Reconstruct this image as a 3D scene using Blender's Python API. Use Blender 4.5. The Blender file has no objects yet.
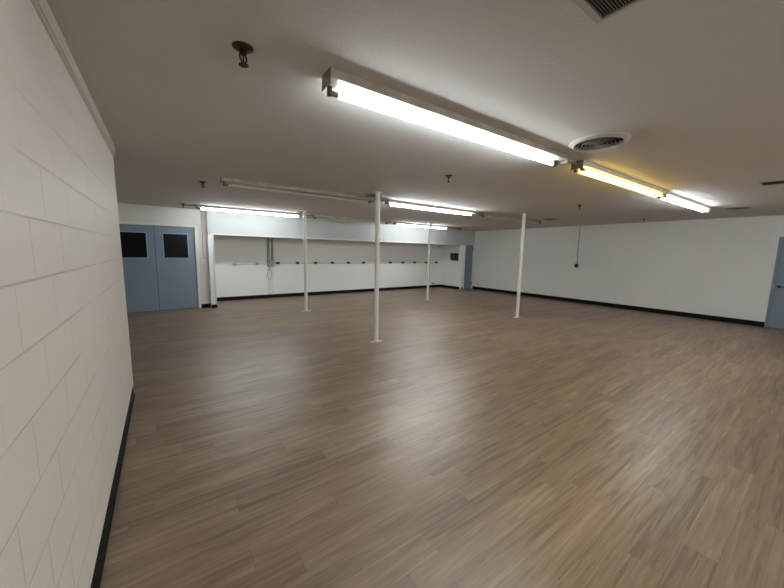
import bpy, bmesh, math
from mathutils import Matrix, Vector

C = bpy.context.scene.collection
SC = bpy.context.scene
CEIL = 2.65

# ------------------------------------------------------------------ helpers
def link(name, bm, mats, parent=None, loc=(0, 0, 0), smooth=False):
    bmesh.ops.recalc_face_normals(bm, faces=bm.faces)
    me = bpy.data.meshes.new(name)
    bm.to_mesh(me)
    bm.free()
    if not isinstance(mats, (list, tuple)):
        mats = [mats]
    for m in mats:
        me.materials.append(m)
    if smooth:
        for p in me.polygons:
            p.use_smooth = True
        me.set_sharp_from_angle(angle=math.radians(40))
    o = bpy.data.objects.new(name, me)
    C.objects.link(o)
    o.location = loc
    if parent is not None:
        o.parent = parent
    return o


def tag(o, label, cat, group=None):
    o['label'] = label
    o['category'] = cat
    if group:
        o['group'] = group
    return o


def thing(name, label, cat, loc, rz=0.0, group=None):
    o = bpy.data.objects.new(name, None)
    o.empty_display_size = 0.1
    C.objects.link(o)
    o.location = loc
    o.rotation_euler = (0, 0, rz)
    return tag(o, label, cat, group)


def struct(o):
    o['kind'] = 'structure'
    return o


def copy_thing(src, loc, rz, label, group=None):
    r = src.copy()
    C.objects.link(r)
    r.location = loc
    r.rotation_euler = (0, 0, rz)
    r['label'] = label
    if group:
        r['group'] = group
    for ch in list(src.children):
        c = ch.copy()
        C.objects.link(c)
        c.parent = r
        for g in list(ch.children):
            d = g.copy()
            C.objects.link(d)
            d.parent = c
    return r


def box(bm, lo, hi, bevel=0.0, mi=0):
    r = bmesh.ops.create_cube(bm, size=1.0)
    vs = r['verts']
    for v in vs:
        v.co = Vector([lo[i] + (v.co[i] + 0.5) * (hi[i] - lo[i]) for i in range(3)])
    fs = list({f for v in vs for f in v.link_faces})
    for f in fs:
        f.material_index = mi
    if bevel > 0:
        es = list({e for v in vs for e in v.link_edges})
        b = bmesh.ops.bevel(bm, geom=es, offset=bevel, segments=2, profile=0.5, affect='EDGES')
        for f in b['faces']:
            f.material_index = mi
    return bm


def lathe(bm, prof, seg=24, axis='Z', c=(0, 0, 0), mi=0):
    """revolve (r, h) profile about an axis through c; ends closed when r>0"""
    rings = []
    for r, h in prof:
        ring = []
        if r < 1e-6:
            p = {'Z': (0, 0, h), 'X': (h, 0, 0), 'Y': (0, h, 0)}[axis]
            ring = [bm.verts.new(Vector(c) + Vector(p))]
        else:
            for k in range(seg):
                a = 2 * math.pi * k / seg
                x, y = r * math.cos(a), r * math.sin(a)
                p = {'Z': (x, y, h), 'X': (h, x, y), 'Y': (x, h, y)}[axis]
                ring.append(bm.verts.new(Vector(c) + Vector(p)))
        rings.append(ring)
    for a, b in zip(rings[:-1], rings[1:]):
        for k in range(seg):
            k2 = (k + 1) % seg
            if len(a) == 1 and len(b) == 1:
                continue
            if len(a) == 1:
                f = bm.faces.new((a[0], b[k], b[k2]))
            elif len(b) == 1:
                f = bm.faces.new((a[k], a[k2], b[0]))
            else:
                f = bm.faces.new((a[k], a[k2], b[k2], b[k]))
            f.material_index = mi
    for ring in (rings[0], rings[-1]):
        if len(ring) > 1:
            f = bm.faces.new(ring)
            f.material_index = mi
    return bm


def tube(bm, pts, r, seg=10, mi=0):
    pts = [Vector(p) for p in pts]
    rings = []
    n = len(pts)
    up = None
    for i, p in enumerate(pts):
        t = (pts[min(i + 1, n - 1)] - pts[max(i - 1, 0)]).normalized()
        if up is None:
            up = Vector((0, 0, 1)) if abs(t.z) < 0.9 else Vector((1, 0, 0))
        u = (up - t * up.dot(t)).normalized()
        v = t.cross(u)
        up = u
        rings.append([bm.verts.new(p + u * (r * math.cos(2 * math.pi * k / seg)) + v * (r * math.sin(2 * math.pi * k / seg))) for k in range(seg)])
    for a, b in zip(rings[:-1], rings[1:]):
        for k in range(seg):
            f = bm.faces.new((a[k], a[(k + 1) % seg], b[(k + 1) % seg], b[k]))
            f.material_index = mi
    bm.faces.new(rings[0]).material_index = mi
    bm.faces.new(rings[-1]).material_index = mi
    return bm


def prism_x(bm, prof, x0, x1, mi=0):
    """extrude closed (y, z) outline along X"""
    a = [bm.verts.new((x0, y, z)) for y, z in prof]
    b = [bm.verts.new((x1, y, z)) for y, z in prof]
    n = len(prof)
    for k in range(n):
        bm.faces.new((a[k], a[(k + 1) % n], b[(k + 1) % n], b[k])).material_index = mi
    bm.faces.new(a).material_index = mi
    bm.faces.new(b).material_index = mi
    return bm


def bx(lo, hi, bevel=0.0):
    return box(bmesh.new(), lo, hi, bevel)


# ------------------------------------------------------------------ materials
class NT:
    def __init__(self, name):
        self.m = bpy.data.materials.new(name)
        self.m.use_nodes = True
        self.t = self.m.node_tree
        self.b = self.t.nodes['Principled BSDF']

    def n(self, typ, **kw):
        nd = self.t.nodes.new(typ)
        for k, v in kw.items():
            setattr(nd, k, v)
        return nd

    def l(self, a, b):
        self.t.links.new(a, b)

    def math(self, op, a, b=None, c=None):
        nd = self.n('ShaderNodeMath', operation=op)
        for i, v in enumerate((a, b, c)):
            if v is None:
                continue
            if isinstance(v, (int, float)):
                nd.inputs[i].default_value = v
            else:
                self.l(v, nd.inputs[i])
        return nd.outputs[0]


def srgb(r, g, b):
    def f(c):
        c /= 255.0
        return c / 12.92 if c <= 0.04045 else ((c + 0.055) / 1.055) ** 2.4
    return (f(r), f(g), f(b), 1.0)


def plain(name, col, rough=0.5, metal=0.0, spec=0.5, bump=0.0, bscale=60.0, var=0.0, vscale=4.0, vcol=None):
    k = NT(name)
    k.b.inputs['Base Color'].default_value = col
    k.b.inputs['Roughness'].default_value = rough
    k.b.inputs['Metallic'].default_value = metal
    k.b.inputs['Specular IOR Level'].default_value = spec
    tc = k.n('ShaderNodeTexCoord')
    if var > 0:
        no = k.n('ShaderNodeTexNoise')
        no.inputs['Scale'].default_value = vscale
        no.inputs['Detail'].default_value = 5
        k.l(tc.outputs['Object'], no.inputs['Vector'])
        mx = k.n('ShaderNodeMix', data_type='RGBA')
        mx.inputs['A'].default_value = col
        mx.inputs['B'].default_value = vcol or (col[0] * 0.7, col[1] * 0.7, col[2] * 0.7, 1)
        rp = k.n('ShaderNodeMapRange')
        rp.inputs['From Min'].default_value = 0.35
        rp.inputs['From Max'].default_value = 0.75
        rp.inputs['To Max'].default_value = var
        k.l(no.outputs['Fac'], rp.inputs['Value'])
        k.l(rp.outputs['Result'], mx.inputs['Factor'])
        k.l(mx.outputs['Result'], k.b.inputs['Base Color'])
    if bump > 0:
        n2 = k.n('ShaderNodeTexNoise')
        n2.inputs['Scale'].default_value = bscale
        n2.inputs['Detail'].default_value = 3
        k.l(tc.outputs['Object'], n2.inputs['Vector'])
        bp = k.n('ShaderNodeBump')
        bp.inputs['Strength'].default_value = bump
        bp.inputs['Distance'].default_value = 0.01
        k.l(n2.outputs['Fac'], bp.inputs['Height'])
        k.l(bp.outputs['Normal'], k.b.inputs['Normal'])
    return k.m


def block_wall(name, col, groove=0.65, depth=0.008, grain=0.25, zoff=0.0754, joint_tint=0.9):
    """painted concrete block; object space Y (or X) runs along the wall"""
    k = NT(name)
    k.b.inputs['Roughness'].default_value = 0.55
    k.b.inputs['Specular IOR Level'].default_value = 0.35
    tc = k.n('ShaderNodeTexCoord')
    sp = k.n('ShaderNodeSeparateXYZ')
    k.l(tc.outputs['Object'], sp.inputs[0])
    u = k.math('ADD', sp.outputs['Y'], 40.0 - 1.575)
    v = k.math('ADD', sp.outputs['Z'], -zoff)
    cv = k.n('ShaderNodeCombineXYZ')
    k.l(u, cv.inputs['X'])
    k.l(v, cv.inputs['Y'])
    br = k.n('ShaderNodeTexBrick')
    br.offset = 0.5
    br.inputs['Scale'].default_value = 1.0
    br.inputs['Brick Width'].default_value = 0.4
    br.inputs['Row Height'].default_value = 0.2044
    br.inputs['Mortar Size'].default_value = 0.0045
    br.inputs['Mortar Smooth'].default_value = 0.6
    k.l(cv.outputs[0], br.inputs['Vector'])
    big = k.n('ShaderNodeTexNoise')
    big.inputs['Scale'].default_value = 1.7
    big.inputs['Detail'].default_value = 4
    k.l(tc.outputs['Object'], big.inputs['Vector'])
    # joints show more in some places than others (thick paint)
    mask = k.n('ShaderNodeMapRange')
    mask.inputs['From Min'].default_value = 0.38
    mask.inputs['From Max'].default_value = 0.66
    mask.inputs['To Min'].default_value = 0.08
    k.l(big.outputs['Fac'], mask.inputs['Value'])
    g = k.math('MULTIPLY', br.outputs['Fac'], mask.outputs['Result'])
    fine = k.n('ShaderNodeTexNoise')
    fine.inputs['Scale'].default_value = 140.0
    fine.inputs['Detail'].default_value = 4
    k.l(tc.outputs['Object'], fine.inputs['Vector'])
    h = k.math('SUBTRACT', k.math('MULTIPLY', fine.outputs['Fac'], grain), k.math('MULTIPLY', g, 1.6))
    bp = k.n('ShaderNodeBump')
    bp.inputs['Strength'].default_value = groove
    bp.inputs['Distance'].default_value = depth
    k.l(h, bp.inputs['Height'])
    k.l(bp.outputs['Normal'], k.b.inputs['Normal'])
    mx = k.n('ShaderNodeMix', data_type='RGBA')
    mx.inputs['A'].default_value = col
    mx.inputs['B'].default_value = (col[0] * joint_tint, col[1] * joint_tint, col[2] * joint_tint, 1)
    k.l(g, mx.inputs['Factor'])
    k.l(mx.outputs['Result'], k.b.inputs['Base Color'])
    return k.m


def plank_floor():
    k = NT('wood plank vinyl')
    tc = k.n('ShaderNodeTexCoord')
    sp = k.n('ShaderNodeSeparateXYZ')
    k.l(tc.outputs['Object'], sp.inputs[0])
    W, L = 0.15, 1.22
    row = k.math('DIVIDE', k.math('ADD', sp.outputs['Y'], 50.05), W)
    ri = k.math('FLOOR', row)
    rf = k.math('SUBTRACT', row, ri)
    wn = k.n('ShaderNodeTexWhiteNoise', noise_dimensions='1D')
    k.l(ri, wn.inputs['W'])
    col = k.math('ADD', k.math('DIVIDE', k.math('ADD', sp.outputs['X'], 50.0), L), wn.outputs['Value'])
    ci = k.math('FLOOR', col)
    cf = k.math('SUBTRACT', col, ci)
    cid = k.n('ShaderNodeCombineXYZ')
    k.l(ri, cid.inputs['X'])
    k.l(ci, cid.inputs['Y'])
    w2 = k.n('ShaderNodeTexWhiteNoise', noise_dimensions='2D')
    k.l(cid.outputs[0], w2.inputs['Vector'])
    rnd = w2.outputs['Value']
    # seams
    ey = k.math('MULTIPLY', k.math('MINIMUM', rf, k.math('SUBTRACT', 1.0, rf)), W)
    ex = k.math('MULTIPLY', k.math('MINIMUM', cf, k.math('SUBTRACT', 1.0, cf)), L)
    e = k.math('MINIMUM', ey, ex)
    seam = k.n('ShaderNodeMapRange')
    seam.inputs['From Min'].default_value = 0.0
    seam.inputs['From Max'].default_value = 0.0022
    seam.inputs['To Min'].default_value = 1.0
    seam.inputs['To Max'].default_value = 0.0
    k.l(e, seam.inputs['Value'])
    # grain coordinates: stretched along X, shifted per plank
    shift = k.math('MULTIPLY', rnd, 37.0)
    gv = k.n('ShaderNodeCombineXYZ')
    k.l(k.math('MULTIPLY', sp.outputs['X'], 1.0), gv.inputs['X'])
    k.l(k.math('MULTIPLY', sp.outputs['Y'], 16.0), gv.inputs['Y'])
    k.l(shift, gv.inputs['Z'])
    n1 = k.n('ShaderNodeTexNoise')
    n1.inputs['Scale'].default_value = 1.9
    n1.inputs['Detail'].default_value = 6
    n1.inputs['Roughness'].default_value = 0.62
    n1.inputs['Distortion'].default_value = 0.5
    k.l(gv.outputs[0], n1.inputs['Vector'])
    gv2 = k.n('ShaderNodeCombineXYZ')
    k.l(k.math('MULTIPLY', sp.outputs['X'], 2.2), gv2.inputs['X'])
    k.l(k.math('MULTIPLY', sp.outputs['Y'], 60.0), gv2.inputs['Y'])
    k.l(shift, gv2.inputs['Z'])
    n2 = k.n('ShaderNodeTexNoise')
    n2.inputs['Scale'].default_value = 2.0
    n2.inputs['Detail'].default_value = 5
    k.l(gv2.outputs[0], n2.inputs['Vector'])
    mixg = k.math('ADD', k.math('MULTIPLY', n1.outputs['Fac'], 0.74), k.math('MULTIPLY', n2.outputs['Fac'], 0.26))
    tone = k.math('ADD', mixg, k.math('MULTIPLY', k.math('SUBTRACT', rnd, 0.5), 0.13))
    rp = k.n('ShaderNodeValToRGB')
    cr = rp.color_ramp
    cr.elements[0].position = 0.36
    cr.elements[0].color = FLOOR_COLS[0]
    cr.elements[1].position = 0.67
    cr.elements[1].color = FLOOR_COLS[3]
    a = cr.elements.new(0.46)
    a.color = FLOOR_COLS[1]
    a = cr.elements.new(0.57)
    a.color = FLOOR_COLS[2]
    k.l(tone, rp.inputs['Fac'])
    mx = k.n('ShaderNodeMix', data_type='RGBA')
    mx.inputs['B'].default_value = srgb(62, 50, 41)
    k.l(k.math('MULTIPLY', seam.outputs['Result'], 0.45), mx.inputs['Factor'])
    k.l(rp.outputs['Color'], mx.inputs['A'])
    k.l(mx.outputs['Result'], k.b.inputs['Base Color'])
    rr = k.n('ShaderNodeMapRange')
    rr.inputs['From Min'].default_value = 0.3
    rr.inputs['From Max'].default_value = 0.7
    rr.inputs['To Min'].default_value = 0.43
    rr.inputs['To Max'].default_value = 0.36
    k.l(mixg, rr.inputs['Value'])
    k.l(rr.outputs['Result'], k.b.inputs['Roughness'])
    k.b.inputs['Specular IOR Level'].default_value = 1.0
    k.b.inputs['IOR'].default_value = 1.6
    k.b.inputs['Specular Tint'].default_value = (1.0, 0.95, 0.87, 1)
    hh = k.math('SUBTRACT', k.math('MULTIPLY', n2.outputs['Fac'], 0.35), seam.outputs['Result'])
    bp = k.n('ShaderNodeBump')
    bp.inputs['Strength'].default_value = 0.25
    bp.inputs['Distance'].default_value = 0.002
    k.l(hh, bp.inputs['Height'])
    k.l(bp.outputs['Normal'], k.b.inputs['Normal'])
    return k.m


def glow(name, col, strength):
    k = NT(name)
    k.b.inputs['Base Color'].default_value = (0.9, 0.9, 0.9, 1)
    k.b.inputs['Emission Color'].default_value = col
    k.b.inputs['Emission Strength'].default_value = strength
    return k.m


FLOOR_COLS = [srgb(104, 83, 66), srgb(130, 107, 86), srgb(145, 122, 99), srgb(164, 141, 118)]
M = {}
M['floor'] = plank_floor()
M['ceiling'] = plain('ceiling paint', srgb(206, 203, 198), 0.85, spec=0.2, bump=0.18, bscale=90, var=0.25, vscale=0.9, vcol=srgb(195, 191, 185))
M['block'] = block_wall('painted block', srgb(234, 227, 218))
M['block_far'] = block_wall('painted block smooth', srgb(232, 231, 229), groove=0.25, grain=0.15, joint_tint=0.95)
M['wall'] = plain('wall paint', srgb(243, 243, 240), 0.6, spec=0.3, bump=0.05, bscale=40)
M['wall_grey'] = plain('greyer wall paint', srgb(222, 219, 213), 0.6, spec=0.3, bump=0.05, bscale=40)
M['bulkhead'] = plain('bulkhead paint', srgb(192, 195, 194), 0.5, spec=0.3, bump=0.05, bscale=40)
M['white'] = plain('white gloss paint', srgb(232, 230, 225), 0.4, bump=0.03, bscale=30)
M['pole'] = plain('white pole paint', srgb(226, 223, 216), 0.4, bump=0.05, bscale=30)
M['trim'] = plain('trim paint', srgb(214, 207, 198), 0.5)
M['base'] = plain('black rubber', srgb(12, 11, 10), 0.6, spec=0.2, bump=0.05, bscale=40)
M['blue'] = plain('blue door paint', srgb(128, 144, 160), 0.45, var=0.3, vscale=3, vcol=srgb(116, 132, 148), bump=0.04, bscale=50)
M['blue_light'] = plain('pale blue stop', srgb(160, 178, 196), 0.45)
M['pane_over_dark'] = plain('glass with dark behind', srgb(6, 6, 6), 0.08, spec=0.25)  # near-black colour stands for the unlit space behind the glass
M['channel'] = plain('aged enamel', srgb(176, 168, 154), 0.45, var=0.6, vscale=9, vcol=srgb(136, 122, 104), bump=0.04)
M['channel_white'] = plain('white enamel', srgb(205, 202, 194), 0.4, var=0.4, vscale=8, vcol=srgb(165, 158, 146))
M['endplate'] = plain('end plate steel', srgb(140, 131, 118), 0.45, var=0.5, vscale=25, vcol=srgb(96, 86, 74))
M['socket'] = plain('socket plastic', srgb(70, 62, 55), 0.5)
M['socket_pale'] = plain('pale socket plastic', srgb(190, 184, 172), 0.5)
M['cap'] = plain('tube end cap', srgb(120, 114, 106), 0.35, metal=0.6)
M['off'] = plain('unlit tube', srgb(206, 200, 186), 0.3)
for nm, st in (('near_glow', 20), ('right_glow', 10), ('mid_glow', 38), ('far_glow', 26), ('back_glow', 25)):
    M[nm] = glow('lit white tube ' + nm[:-5], (0.90, 0.98, 1.03, 1), st)
M['warm_glow'] = glow('lit tube yellow', (1.0, 0.68, 0.13, 1), 3.1)
M['conduit'] = plain('galvanised conduit', srgb(150, 148, 142), 0.4, metal=0.3, var=0.4, vscale=15)
M['conduit_white'] = plain('painted conduit', srgb(196, 192, 184), 0.45)
M['grey_box'] = plain('grey electrical enamel', srgb(140, 141, 140), 0.45)
M['black'] = plain('black plastic', srgb(20, 19, 19), 0.35)
M['black_soft'] = plain('smoked plastic', srgb(42, 42, 44), 0.2)
M['black_smoke'] = plain('dark window plastic', srgb(60, 60, 62), 0.15)
M['bronze'] = plain('dark bronze', srgb(44, 32, 24), 0.4, metal=0.5)
M['bronze_worn'] = plain('worn bronze plate', srgb(58, 46, 36), 0.45, metal=0.4)
M['vent_frame'] = plain('vent paint', srgb(180, 175, 167), 0.5)
M['vent_cone'] = plain('vent cone grey', srgb(118, 113, 107), 0.45)
M['void'] = plain('opening shade black', srgb(10, 9, 9), 0.9, spec=0.1)  # flat black in place of the shade inside ducts and paper slot
M['slat'] = plain('slat grey', srgb(104, 97, 90), 0.5)
M['beige'] = plain('beige plastic', srgb(196, 186, 170), 0.5)
M['brown'] = plain('brown plastic', srgb(92, 76, 62), 0.5)
M['steel'] = plain('satin steel', srgb(170, 168, 164), 0.3, metal=0.9)

# ------------------------------------------------------------------ the setting
XL, XR = -0.352, 11.75          # left and right walls
YF, YD, YB = 9.95, 10.10, 11.25  # bulkhead face, double-door wall, alcove back wall
Y0 = -3.4                        # wall behind the photographer
XS = -1.7                        # side wall past the end of the left wall
YE = 4.48                        # where the left wall ends
ALC0, ALC1 = 1.155, 10.97        # alcove sides
SOF = 2.0                        # underside of the bulkhead


def setting(name, bm, m):
    return struct(link(name, bm, m))


setting('floor', bx((XS - 0.2, Y0 - 0.2, -0.12), (XR + 0.2, YB + 0.2, 0.0)), M['floor'])
setting('ceiling', bx((XS - 0.2, Y0 - 0.2, CEIL), (XR + 0.2, YB + 0.2, CEIL + 0.12)), M['ceiling'])
setting('wall_left', bx((XL - 0.2, Y0, 0), (XL, YE, CEIL)), M['block'])
setting('wall_front', bx((XL - 0.2, Y0 - 0.2, 0), (XR + 0.2, Y0, CEIL)), M['block_far'])
setting('wall_side', bx((XS - 0.2, YE - 0.2, 0), (XS, YB + 0.2, CEIL)), M['wall'])
setting('wall_side_return', bx((XS, YE - 0.2, 0), (XL - 0.2, YE, CEIL)), M['wall'])
# right wall with an opening for its door
DY0, DY1, DH = -0.06, 0.92, 2.15
bm = bx((XR, DY1, 0), (XR + 0.2, YB + 0.2, CEIL))
box(bm, (XR, Y0, 0), (XR + 0.2, DY0, CEIL))
box(bm, (XR, DY0, DH), (XR + 0.2, DY1, CEIL))
box(bm, (XR + 0.15, DY0, 0), (XR + 0.2, DY1, DH))
setting('wall_right', bm, M['block_far'])
# wall that carries the double door
PX0, PX1, PH = -1.0, 0.735, 2.175
bm = bx((PX1, YD, 0), (1.02, YD + 0.15, CEIL))
box(bm, (XS, YD, 0), (PX0, YD + 0.15, CEIL))
box(bm, (PX0, YD, PH), (PX1, YD + 0.15, CEIL))
box(bm, (PX0, YD + 0.12, 0), (PX1, YD + 0.15, PH))
setting('wall_back_left', bm, M['wall_grey'])
# alcove: back wall, its two sides and the bulkhead above
setting('wall_back', bx((1.02, YB, 0), (XR, YB + 0.2, SOF)), M['wall'])
setting('wall_alcove_left', bx((1.02, YF, 0), (ALC0, YB, SOF)), M['wall'])
FX0, FX1, FH = 11.15, 11.70, 2.02
bm = bx((ALC1, YF, 0), (FX0, YB, SOF))
box(bm, (FX0, YF + 0.12, 0), (XR, YB, SOF))
box(bm, (FX1, YF, 0), (XR, YF + 0.12, SOF))
setting('wall_alcove_right', bm, M['wall'])
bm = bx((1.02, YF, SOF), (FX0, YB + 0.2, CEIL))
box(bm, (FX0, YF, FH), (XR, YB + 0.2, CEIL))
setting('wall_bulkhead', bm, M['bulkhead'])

# baseboards (black rubber with a small toe)
def baseboard(name, a, b, nrm, h=0.12):
    a, b, nrm = Vector(a), Vector(b), Vector(nrm)
    prof = [(0.0, 0.0), (0.014, 0.0), (0.012, 0.006), (0.006, 0.014), (0.005, h - 0.006), (0.002, h), (0.0, h)]
    bm = bmesh.new()
    r0 = [bm.verts.new((a.x + nrm.x * d, a.y + nrm.y * d, z)) for d, z in prof]
    r1 = [bm.verts.new((b.x + nrm.x * d, b.y + nrm.y * d, z)) for d, z in prof]
    n = len(prof)
    for k in range(n):
        bm.faces.new((r0[k], r0[(k + 1) % n], r1[(k + 1) % n], r1[k]))
    bm.faces.new(r0)
    bm.faces.new(r1)
    return setting(name, bm, M['base'])


baseboard('baseboard_left', (XL, Y0, 0), (XL, YE - 0.09, 0), (1, 0, 0), 0.10)
baseboard('baseboard_right', (XR, DY1 + 0.0, 0), (XR, YF, 0), (-1, 0, 0), 0.125)
baseboard('baseboard_back', (ALC0, YB, 0), (ALC1, YB, 0), (0, -1, 0), 0.115)
baseboard('baseboard_alcove_right', (ALC1, YB, 0), (ALC1, YF + 0.08, 0), (-1, 0, 0), 0.115)
baseboard('baseboard_alcove_left', (ALC0, YF, 0), (ALC0, YB, 0), (1, 0, 0), 0.115)
baseboard('baseboard_pillar', (1.02, YF, 0), (ALC0, YF, 0), (0, -1, 0), 0.10)
baseboard('baseboard_pillar_right', (ALC1 + 0.03, YF, 0), (FX0 - 0.06, YF, 0), (0, -1, 0), 0.10)
baseboard('baseboard_back_left', (PX1 + 0.06, YD, 0), (1.02, YD, 0), (0, -1, 0), 0.11)

# trim along the top of the left wall
bm = bx((XL, Y0, 2.545), (XL + 0.010, YE + 0.008, CEIL))
box(bm, (XL + 0.010, Y0, 2.563), (XL + 0.018, YE + 0.008, CEIL), 0.002)
setting('trim_1', bm, M['trim'])
# white casing around the double door
bm = bx((PX1, YD - 0.02, 0), (PX1 + 0.055, YD, PH + 0.05), 0.003)
box(bm, (PX0 - 0.055, YD - 0.02, 0), (PX0, YD, PH + 0.05), 0.003)
box(bm, (PX0, YD - 0.02, PH), (PX1, YD, PH + 0.05), 0.003)
setting('trim_2', bm, M['white'])
# white casing around the narrow door
bm = bx((FX0 - 0.05, YF - 0.02, 0), (FX0, YF, FH), 0.003)
box(bm, (FX1, YF - 0.02, 0), (FX1 + 0.035, YF, FH), 0.003)
setting('trim_3', bm, M['white'])
# white corner bead round the alcove opening
bm = bx((ALC0 - 0.045, YF - 0.008, 0.10), (ALC0, YF, SOF))
box(bm, (ALC0 - 0.045, YF - 0.008, SOF), (ALC1, YF, SOF + 0.04))
setting('trim_4', bm, M['wall_grey'])

# ------------------------------------------------------------------ doors
def door(name, label, loc):
    o = thing(name, label, 'door', loc)
    return struct(o)


def double_leaf(name, label, x0, x1, wx0, wx1, shaded_gap=False):
    d = door(name, label, (x0, YD + 0.012, 0))
    w = x1 - x0
    wa, wb, za, zb = wx0 - x0, wx1 - x0, 1.372, 1.985
    bm = bx((0, 0, 0.012), (w, 0.045, za))
    box(bm, (0, 0, zb), (w, 0.045, PH - 0.006))
    box(bm, (0, 0, za), (wa, 0.045, zb))
    box(bm, (wb, 0, za), (w, 0.045, zb))
    link('door_leaf', bm, M['blue'], d)
    bm = bmesh.new()
    t = 0.018
    box(bm, (wa - t, -0.008, za - t), (wb + t, 0.0, za))
    box(bm, (wa - t, -0.008, zb), (wb + t, 0.0, zb + t))
    box(bm, (wa - t, -0.008, za), (wa, 0.0, zb))
    box(bm, (wb, -0.008, za), (wb + t, 0.0, zb))
    s = link('window_frame', bm, M['blue_light'], d)
    s['label'] = 'pale blue glazing stop'
    link('window_pane', bx((wa, 0.018, za), (wb, 0.024, zb)), M['pane_over_dark'], s)
    if shaded_gap:
        e = link('gap_shade', bx((w, 0.006, 0.012), (w + 0.0095, 0.03, PH - 0.006)), M['black'], d)  # black strip standing in for the shade in the door gap
        e['label'] = 'black strip in place of the shade between the leaves'
    return d


double_leaf('door_1', 'left leaf of the blue double door, nearer the block wall', PX0 + 0.004, -0.142, -0.82, -0.306, True)
double_leaf('door_2', 'right leaf of the blue double door, beside the light switch', -0.132, PX1 - 0.006, 0.045, 0.563)

# narrow far door
d = door('door_3', 'narrow blue door at the far corner beside the alcove', (FX0, YF + 0.02, 0))
w = FX1 - FX0
link('door_leaf', bx((0.004, 0, 0.01), (w - 0.006, 0.045, FH - 0.006)), M['blue'], d)
bm = bmesh.new()
for z in (0.2, 1.78):
    lathe(bm, [(0.012, z), (0.012, z + 0.1)], 10, c=(w - 0.002, -0.012, 0))
link('hinge', bm, M['bronze'], d)
bm = bmesh.new()
lathe(bm, [(0.026, 0.0), (0.026, -0.008), (0.012, -0.012), (0.012, -0.04), (0.027, -0.048), (0.027, -0.066), (0.0, -0.072)], 16, 'Y', (0.075, 0, 0.92))
link('door_knob', bm, M['steel'], d, smooth=True)

# right-hand door: blue steel frame, leaf and black lever
d = door('door_4', 'blue door with a black lever handle in the right wall', (XR + 0.03, DY1, 0))
bm = bx((-0.045, -0.05, 0), (0.06, 0, DH), 0.003)
box(bm, (-0.045, -(DY1 - DY0), 0), (0.06, -(DY1 - DY0) + 0.05, DH), 0.003)
box(bm, (-0.045, -(DY1 - DY0) + 0.05, DH - 0.05), (0.06, -0.05, DH), 0.003)
link('door_frame', bm, M['blue'], d)
link('door_leaf', bx((-0.022, -(DY1 - DY0) + 0.054, 0.012), (0.022, -0.054, DH - 0.054)), M['blue'], d)
bm = bmesh.new()
lathe(bm, [(0.032, -0.022), (0.032, -0.032), (0.013, -0.036), (0.013, -0.075)], 18, 'X', (0, -0.115, 0.995))
tube(bm, [(-0.072, -0.112, 0.995), (-0.076, -0.14, 0.995), (-0.074, -0.18, 0.993), (-0.066, -0.235, 0.990)], 0.011, 10)
link('lever_handle', bm, M['black'], d, smooth=True)
link('strike_plate', bx((-0.048, -0.045, 0.95), (-0.045, -0.015, 1.04)), M['steel'], d)

# ------------------------------------------------------------------ fluorescent strips
CAPL = 0.045


def lamp_bm(L, y, z, r):
    e = 0.055 + CAPL
    return lathe(bmesh.new(), [(r, e), (r, L - e)], 14, 'X', (0, y, z))


def fixture(label, x0, y0, L, lamps, glass, enamel, rz=0.0, sock='socket', reach=0.0):
    f = thing('fluorescent_light', label, 'ceiling light', (x0, y0, CEIL), rz, 'fluorescent strip lights on the ceiling')
    prof = [(-0.0625, 0), (-0.0625, -0.047), (-0.060, -0.051), (0.060, -0.051), (0.0625, -0.047), (0.0625, 0)]
    bm = prism_x(bmesh.new(), prof, 0.004, L - 0.004)
    link('channel', bm, M[enamel], f)
    for xa in (0.0, L - 0.004):
        link('end_plate', bx((xa, -0.0645, -0.085), (xa + 0.004, 0.0645, 0), 0.0), M['endplate'], f)
    for y in lamps:
        for xa in (0.03, L - 0.055):
            bm = bx((xa, y - 0.014, -0.106), (xa + 0.025, y + 0.014, -0.05), 0.005)
            link('lamp_socket', bm, M[sock], f)
        t = link('lamp_tube', lamp_bm(L, y, -0.085, 0.0165), M[glass], f, smooth=True)
        for xa in (0.055, L - 0.055 - CAPL):
            bm = lathe(bmesh.new(), [(0.0, xa), (0.0163, xa), (0.017, xa + 0.003), (0.017, xa + CAPL - 0.003), (0.0163, xa + CAPL), (0.0, xa + CAPL)], 14, 'X', (0, y, -0.085))
            link('end_cap', bm, M['cap'], t, smooth=True)
        if glass != 'off':
            t['label'] = 'glowing tube'
    return f


R1 = -0.0163
def row1(x):
    return 1.862 + (x - 0.833) * R1
fixture('lit white strip light nearest the camera, leftmost of the near row', 0.833, row1(0.833), 2.61, (0.047,), 'near_glow', 'channel', math.atan(R1))
fixture('yellow-glowing strip light with two tubes in the middle of the near row', 3.76, row1(3.76), 2.66, (-0.034, 0.034), 'warm_glow', 'channel_white', math.atan(R1))
fixture('short-looking bright white strip light just right of the yellow one', 6.44, row1(6.44), 2.62, (-0.034, 0.034), 'right_glow', 'channel_white', math.atan(R1))
Y2, Y3 = 5.39, 9.03
fixture('unlit beige strip light left of the nearest pole', 0.76, Y2, 2.60, (0.034,), 'off', 'channel')
fixture('lit white strip light in the middle row, right of the nearest pole', 3.68, Y2, 2.60, (0.0,), 'mid_glow', 'channel_white')
fixture('unlit strip light meeting the right-hand near pole at its top', 6.55, Y2, 2.66, (-0.034,), 'off', 'channel')
fixture('lit white strip light above the left end of the bulkhead', 0.72, Y3, 2.55, (0.0,), 'far_glow', 'channel_white')
fixture('unlit strip light in the far row before the bulkhead', 3.60, Y3, 2.60, (-0.034,), 'off', 'channel')
fixture('lit white strip light in the far row behind the far right pole', 6.52, Y3, 2.56, (0.0,), 'far_glow', 'channel_white')

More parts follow.
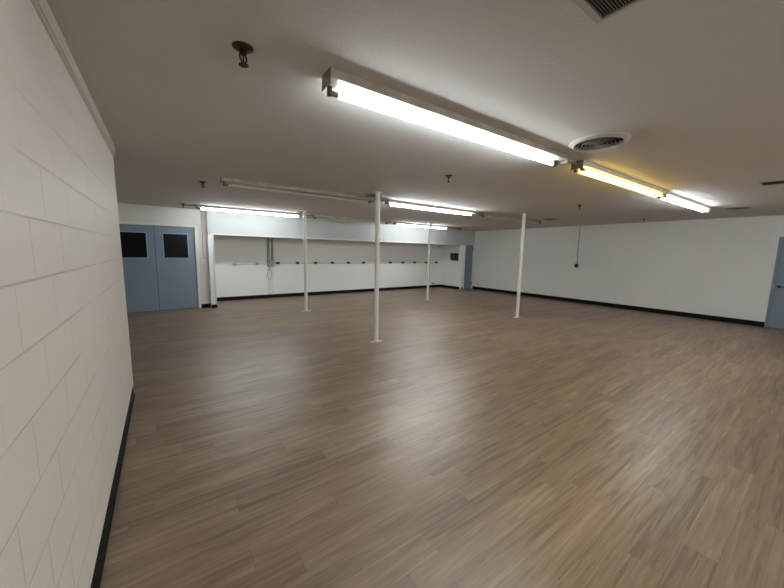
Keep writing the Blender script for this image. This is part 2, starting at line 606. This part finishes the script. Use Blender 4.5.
YR = -1.70  # added row, out of view, to light the left wall and ceiling
for xr, wh in ((0.9, 'left'), (4.0, 'middle'), (7.1, 'right')):
    fixture('added unseen strip light for fill behind the photographer, %s of three' % wh, xr, YR, 2.60, (0.0,), 'back_glow', 'channel_white')

# short conduits that join the strips of a row
def conduit(label, pts, r=0.0105, m='conduit'):
    o = link('conduit', tube(bmesh.new(), pts, r), M[m], smooth=True)
    return tag(o, label, 'conduit')


zc = CEIL - 0.03
conduit('short ceiling conduit between the near white strip light and the yellow one', [(3.447, row1(3.45), zc), (3.757, row1(3.76), zc)])
conduit('short ceiling conduit behind the top of the nearest pole', [(3.364, Y2, zc), (3.676, Y2, zc)])
conduit('short ceiling conduit right of the lit middle row strip light', [(6.284, Y2, zc), (6.546, Y2, zc)])
conduit('short ceiling conduit behind the top of the far left pole', [(3.274, Y3, zc), (3.596, Y3, zc)])
conduit('short ceiling conduit between the two right-hand far row strip lights', [(6.204, Y3, zc), (6.516, Y3, zc)])
conduit('ceiling conduit from the last far row strip light to the junction box', [(9.084, Y3, zc), (9.655, Y3, zc)])
conduit('ceiling conduit from the far left strip light towards the double door', [(0.50, Y3, zc), (0.716, Y3, zc)])

o = thing('junction_box', 'small dark junction box on the ceiling above the narrow blue door', 'junction box', (9.72, Y3, CEIL))
link('box_body', bx((-0.06, -0.06, -0.06), (0.06, 0.06, 0), 0.006), M['grey_box'], o)
link('cover', bx((-0.065, -0.065, -0.066), (0.065, 0.065, -0.06), 0.002), M['socket'], o)

# ------------------------------------------------------------------ poles
def pole():
    p = thing('support_pole', 'x', 'pole', (0, 0, 0), 0, 'white steel support poles')
    bm = lathe(bmesh.new(), [(0.041, 0.008), (0.041, CEIL - 0.006)], 28)
    link('shaft', bm, M['pole'], p, smooth=True)
    link('base_plate', bx((-0.11, -0.045, 0), (0.11, 0.045, 0.008), 0.002), M['pole'], p)
    link('top_plate', bx((-0.075, -0.06, CEIL - 0.006), (0.075, 0.06, CEIL), 0.002), M['pole'], p)
    for s in (-1, 1):
        bm = lathe(bmesh.new(), [(0.011, 0.008), (0.011, 0.016), (0.0, 0.018)], 8, c=(s * 0.085, 0, 0))
        link('anchor_bolt', bm, M['steel'], p)
    return p


p0 = pole()
p0.location = (3.09, 4.785, 0)
p0['label'] = 'white steel pole nearest the camera, in the middle of the room'
copy_thing(p0, (7.475, 4.785, 0), 0, 'white steel pole on the right, before the bare right wall')
copy_thing(p0, (3.085, 8.28, 0), 0, 'white steel pole at the end of the far left lit strip light')
copy_thing(p0, (7.44, 8.25, 0), 0, 'farthest white steel pole, before the alcove and left of the black dispenser')

# ------------------------------------------------------------------ ceiling vents and sprinklers
def diffuser(label, x, y):
    d = thing('round_air_diffuser', label, 'air vent', (x, y, CEIL), 0, 'round ceiling diffusers')
    bm = bmesh.new()
    n = 40
    prof = [(0.238, 0.0), (0.236, -0.006), (0.205, -0.024), (0.196, -0.026), (0.190, -0.020), (0.186, 0.0)]
    rings = [[bm.verts.new((r * math.cos(2 * math.pi * k / n), r * math.sin(2 * math.pi * k / n), z)) for k in range(n)] for r, z in prof]
    for a, b in zip(rings, rings[1:] + rings[:1]):
        for k in range(n):
            bm.faces.new((a[k], a[(k + 1) % n], b[(k + 1) % n], b[k]))
    link('outer_ring', bm, M['vent_frame'], d, smooth=True)
    link('duct_shade_plate', lathe(bmesh.new(), [(0.185, -0.001), (0.185, -0.003)], n), M['void'], d)  # black disc for the shade up the duct
    bm = bmesh.new()
    for i in range(5):
        r = 0.168 - i * 0.030
        zt, zb = -0.012 - i * 0.001, -0.021 - i * 0.003
        pr = [(r - 0.006, zt), (r, zb), (r - 0.004, zb - 0.0015), (r - 0.010, zt)]
        rg = [[bm.verts.new((q * math.cos(2 * math.pi * k / n), q * math.sin(2 * math.pi * k / n), z)) for k in range(n)] for q, z in pr]
        for a, b in zip(rg, rg[1:] + rg[:1]):
            for k in range(n):
                bm.faces.new((a[k], a[(k + 1) % n], b[(k + 1) % n], b[k]))
    lathe(bm, [(0.012, -0.003), (0.012, -0.034), (0.024, -0.038), (0.022, -0.043), (0.0, -0.045)], 20)
    link('vent_cone', bm, M['vent_cone'], d, smooth=True)
    return d


D0 = diffuser('large round ceiling vent nearest the camera, beside the yellow strip light', 3.28, 1.41)
DG = 'round ceiling diffusers'
for loc, lb in (((3.15, 5.045, CEIL), 'round ceiling vent at the top of the nearest pole'), ((3.15, 8.54, CEIL), 'round ceiling vent at the top of the far left pole')):
    d = copy_thing(D0, loc, 0.2, lb)
    d.scale = (0.79, 0.79, 1.0)
copy_thing(D0, (8.95, 4.92, CEIL), 0.6, 'round ceiling vent right of the right-hand pole, by the end of the unlit strip light')
copy_thing(D0, (9.42, 1.35, CEIL), 0.8, 'round ceiling vent past the right end of the near row of lights')


def grille(label, x, y, w, h, pitch, rz=0.0):
    g = thing('ceiling_vent', label, 'air vent', (x, y, CEIL), rz)
    t = 0.030
    bm = bmesh.new()
    box(bm, (0, 0, -0.012), (w, t, 0), 0.002)
    box(bm, (0, h - t, -0.012), (w, h, 0), 0.002)
    box(bm, (0, t, -0.012), (t, h - t, 0), 0.002)
    box(bm, (w - t * 0.6, t, -0.012), (w, h - t, 0), 0.002)
    link('vent_frame', bm, M['vent_frame'], g)
    link('duct_shade_plate', bx((t, t, -0.002), (w - t * 0.6, h - t, -0.001)), M['void'], g)  # black sheet for the shade behind the slats
    bm = bmesh.new()
    n = int((h - 2 * t) / pitch)
    for i in range(1, n + 1):
        y = h - t - i * pitch + pitch * 0.3
        if y < t + 0.004:
            break
        a = [bm.verts.new(v) for v in ((t, y - 0.0012, -0.006), (t, y, -0.006), (t, y + 0.0022, -0.010), (t, y + 0.001, -0.010))]
        b = [bm.verts.new((w - t * 0.6, v.co.y, v.co.z)) for v in a]
        for k in range(4):
            bm.faces.new((a[k], a[(k + 1) % 4], b[(k + 1) % 4], b[k]))
    link('louver_slats', bm, M['slat'], g)
    return g


grille('rectangular slatted ceiling vent at the top edge of the photo', 1.03, 0.40, 0.60, 0.357, 0.0110)
grille('rectangular slatted ceiling vent at the right edge of the photo', 6.90, 0.22, 0.56, 0.34, 0.045, math.pi / 2)


def sprinkler(label, x, y, rz=0.0):
    s = thing('fire_sprinkler', label, 'sprinkler', (x, y, CEIL), rz, 'sprinkler heads on the ceiling')
    bm = lathe(bmesh.new(), [(0.052, 0.0), (0.050, -0.005), (0.032, -0.014), (0.020, -0.016)], 20)
    link('escutcheon', bm, M['bronze_worn'], s, smooth=True)
    bm = lathe(bmesh.new(), [(0.018, -0.010), (0.018, -0.034), (0.013, -0.036)], 12)
    for q in (-1, 1):
        tube(bm, [(q * 0.010, 0, -0.034), (q * 0.020, 0, -0.044), (q * 0.020, 0, -0.058), (q * 0.006, 0, -0.078)], 0.0045, 8)
    tube(bm, [(0, 0, -0.034), (0, 0, -0.074)], 0.004, 8)
    link('sprinkler_frame', bm, M['bronze'], s)
    bm = lathe(bmesh.new(), [(0.0, -0.074), (0.010, -0.076), (0.024, -0.084), (0.024, -0.087), (0.0, -0.087)], 14)
    link('deflector', bm, M['bronze'], s)
    return s


S0 = sprinkler('dark sprinkler head nearest the camera, above and left of the near strip light', 0.40, 1.915, 0.5)
copy_thing(S0, (0.575, 5.90, CEIL), 0.2, 'dark sprinkler head left of the unlit beige strip light')
copy_thing(S0, (3.17, 3.18, CEIL), 0.9, 'dark sprinkler head in mid ceiling, between the near and middle rows of lights')
copy_thing(S0, (6.985, 3.24, CEIL), 0.1, 'dark sprinkler head above the switch on the right wall')
copy_thing(S0, (10.70, 3.26, CEIL), 0.3, 'farthest right sprinkler head, beneath the yellow strip light in the photo')
copy_thing(S0, (0.46, 9.05, CEIL), 0.3, 'dark sprinkler head above the blue double door')

# ------------------------------------------------------------------ door-side switch and its conduit
conduit('thin white conduit running down the wall to the light switch', [(0.915, YD - 0.016, CEIL - 0.001), (0.915, YD - 0.016, 1.335)], 0.013, 'conduit_white')
o = thing('light_switch', 'white surface light switch right of the double door', 'switch', (0.915, YD, 1.27))
link('switch_box', bx((-0.055, -0.05, -0.065), (0.055, 0, 0.065), 0.006), M['white'], o)
link('face_plate', bx((-0.058, -0.055, -0.068), (0.058, -0.05, 0.068), 0.002), M['white'], o)
link('switch_toggle', bx((-0.008, -0.07, -0.016), (0.008, -0.055, 0.012), 0.002), M['beige'], o)

# right-wall switch and conduit
conduit('thin grey conduit down the bare right wall', [(XR - 0.012, 5.37, CEIL - 0.001), (XR - 0.012, 5.37, 1.345)], 0.0105, 'conduit')
o = thing('wall_switch', 'small black switch box on the bare right wall', 'switch', (XR, 5.37, 1.285))
link('switch_box', bx((-0.055, -0.045, -0.06), (0, 0.045, 0.06), 0.005), M['black'], o)
link('face_plate', bx((-0.060, -0.048, -0.063), (-0.055, 0.048, 0.063), 0.002), M['black_soft'], o)
link('switch_toggle', bx((-0.073, -0.006, -0.014), (-0.060, 0.006, 0.010), 0.002), M['black'], o)

# ------------------------------------------------------------------ alcove: outlets, conduit rail, panel box
OZ = 1.185
def outlet(kind):
    o = thing('outlet_box', 'x', 'outlet', (0, YB, OZ), 0, 'outlet boxes along the alcove wall')
    body, face = ('beige', 'brown') if kind == 'beige' else ('black', 'black_soft')
    link('box_body', bx((-0.055, -0.05, -0.036), (0.055, 0, 0.036), 0.006), M[body], o)
    link('face_plate', bx((-0.058, -0.055, -0.039), (0.058, -0.05, 0.039), 0.002), M[body], o)
    for s in (-1, 1):
        bm = lathe(bmesh.new(), [(0.016, -0.055), (0.016, -0.059)], 12, 'Y', (s * 0.026, 0, 0))
        link('receptacle', bm, M[face], o)
    return o


beige = outlet('beige')
beige.location.x = 1.855
beige.location.z = 1.16
beige['label'] = 'beige outlet box on the alcove wall, leftmost of the row'
copy_thing(beige, (2.54, YB, 1.16), 0, 'beige outlet box on the alcove wall, just left of the grey electrical box')
xs = [3.20, 3.885, 4.56, 5.23, 5.91, 6.59, 7.925, 8.60, 9.26, 9.94, 10.60]
labs = ['black outlet box just right of the grey electrical box',
        'black outlet box just left of the far left pole',
        'black outlet box just right of the far left pole',
        'black outlet box, second right of the far left pole',
        'black outlet box, third right of the far left pole',
        'black outlet box, first left of the nearest pole',
        'black outlet box, first right of the nearest pole',
        'black outlet box, second right of the nearest pole',
        'black outlet box, third right of the nearest pole',
        'black outlet box right behind the farthest pole',
        'black outlet box at the right end of the alcove row']
blk = outlet('black')
for i, (x, lb) in enumerate(zip(xs, labs)):
    if i == 0:
        blk.location.x = x
        blk['label'] = lb
    else:
        copy_thing(blk, (x, YB, OZ), 0, lb)


def rail(label, stops, x0, x1, z):
    bm = bmesh.new()
    cur = x0
    for s in stops + [None]:
        nxt = x1 if s is None else s - 0.057
        if nxt - cur > 0.01:
            tube(bm, [(cur, YB - 0.013, z), (nxt, YB - 0.013, z)], 0.012, 8)
        if s is not None:
            cur = s + 0.057
    return tag(link('conduit_rail', bm, M['conduit_white'], smooth=True), label, 'conduit')


rail('white surface conduit linking the two beige outlets to the grey box', [1.855, 2.54], 1.80, 2.855, 1.155)
rail('white surface conduit running right along the alcove wall through the black outlets', xs, 3.075, 10.72, 1.165)

PBX = 2.965
o = thing('electrical_box', 'grey electrical box on the alcove wall among conduits', 'electrical box', (PBX, YB, 1.165))
ebox = o
link('box_body', bx((-0.105, -0.09, -0.095), (0.105, 0, 0.095), 0.004), M['grey_box'], o)
link('cover', bx((-0.110, -0.096, -0.10), (0.110, -0.09, 0.10), 0.002), M['grey_box'], o)
for dx, ll in ((-0.085, 'vertical grey conduit above the electrical box, leftmost of four'),
               (-0.042, 'vertical grey conduit above the electrical box, second from left'),
               (0.042, 'vertical grey conduit above the electrical box, third from left'),
               (0.085, 'vertical grey conduit above the electrical box, rightmost of four')):
    conduit(ll, [(PBX + dx, YB - 0.03, SOF - 0.001), (PBX + dx, YB - 0.03, 1.262)], 0.0125)
# loop of cable under the box
pts = []
for k in range(25):
    a = math.pi / 2 + 2 * math.pi * k / 24
    pts.append((PBX - 0.035 + 0.075 * math.cos(a) - 0.02 * (k / 24.0), YB - 0.045 - 0.012 * k / 24.0, 0.80 + 0.17 * math.sin(a)))
bm = tube(bmesh.new(), [(PBX - 0.06, YB - 0.045, 1.069), (PBX - 0.05, YB - 0.045, 1.0)] + pts + [(PBX - 0.03, YB - 0.06, 1.03), (PBX - 0.02, YB - 0.06, 1.069)], 0.008, 8)
for v in bm.verts:
    v.co -= Vector((PBX, YB, 1.165))
cb = link('cable_loop', bm, M['conduit'], ebox, smooth=True)
cb['label'] = 'loop of grey cable hanging below'
# flat white cover strip down to the baseboard
bm = bx((PBX - 0.10, YB - 0.022, 0.12), (PBX + 0.10, YB, 1.06), 0.004)
tag(link('raceway_cover', bm, M['white']), 'flat white cover strip below the electrical box', 'cover strip')

# floor-level outlet
o = thing('wall_outlet', 'small grey outlet low on the alcove wall behind the farthest pole', 'outlet', (10.45, YB, 0.19))
link('face_plate', bx((-0.09, -0.012, -0.022), (0.09, 0, 0.022), 0.003), M['grey_box'], o)
for s in (-1, 1):
    bm = lathe(bmesh.new(), [(0.014, -0.012), (0.014, -0.016)], 10, 'Y', (s * 0.045, 0, 0))
    link('receptacle', bm, M['black_soft'], o)

# paper towel dispenser on the alcove's right side
o = thing('towel_dispenser', 'black paper towel dispenser on the side wall of the alcove', 'dispenser', (ALC1, 10.34, 1.30))
bm = bx((-0.10, -0.17, 0.0), (0, 0.17, 0.34), 0.012)
link('back_shell', bm, M['black'], o)
bm = bx((-0.21, -0.165, 0.055), (-0.10, 0.165, 0.335), 0.03)
link('front_cover', bm, M['black_soft'], o, smooth=True)
link('level_window', bx((-0.2125, -0.07, 0.13), (-0.2095, 0.07, 0.25), 0.001), M['black_smoke'], o)
link('paper_slot', bx((-0.17, -0.12, 0.035), (-0.10, 0.12, 0.05)), M['void'], o)

# ------------------------------------------------------------------ camera
FPX, yaw, pitch, roll = 319.817, 0.6216422, -0.12929496, 0.01922827
cy, sy, cp, spp = math.cos(yaw), math.sin(yaw), math.cos(pitch), math.sin(pitch)
fwd = Vector((sy * cp, cy * cp, spp))
right = Vector((cy, -sy, 0))
up = right.cross(fwd)
r2 = right * math.cos(roll) + up * math.sin(roll)
u2 = -right * math.sin(roll) + up * math.cos(roll)
cam = bpy.data.cameras.new('camera')
cam.sensor_fit = 'HORIZONTAL'
cam.sensor_width = 36.0
cam.lens = FPX / 784.0 * 36.0
cam.clip_start = 0.05
co = bpy.data.objects.new('camera', cam)
C.objects.link(co)
mw = Matrix.Identity(4)
for i in range(3):
    mw[i][0], mw[i][1], mw[i][2] = r2[i], u2[i], -fwd[i]
mw[0][3], mw[1][3], mw[2][3] = 0.0, 0.0, 1.62
co.matrix_world = mw
SC.camera = co

# ------------------------------------------------------------------ world and view
wd = bpy.data.worlds.new('world')
wd.use_nodes = True
wd.node_tree.nodes['Background'].inputs['Color'].default_value = (0.0, 0.0, 0.0, 1)
SC.world = wd
SC.view_settings.view_transform = 'Standard'
SC.view_settings.look = 'None'
SC.view_settings.gamma = 1.0
SC.view_settings.use_curve_mapping = False
SC.view_settings.exposure = 1.5
SC.cycles.use_denoising = True
SC.cycles.max_bounces = 16
SC.cycles.diffuse_bounces = 10
SC.cycles.glossy_bounces = 6
SC.cycles.sample_clamp_indirect = 8.0
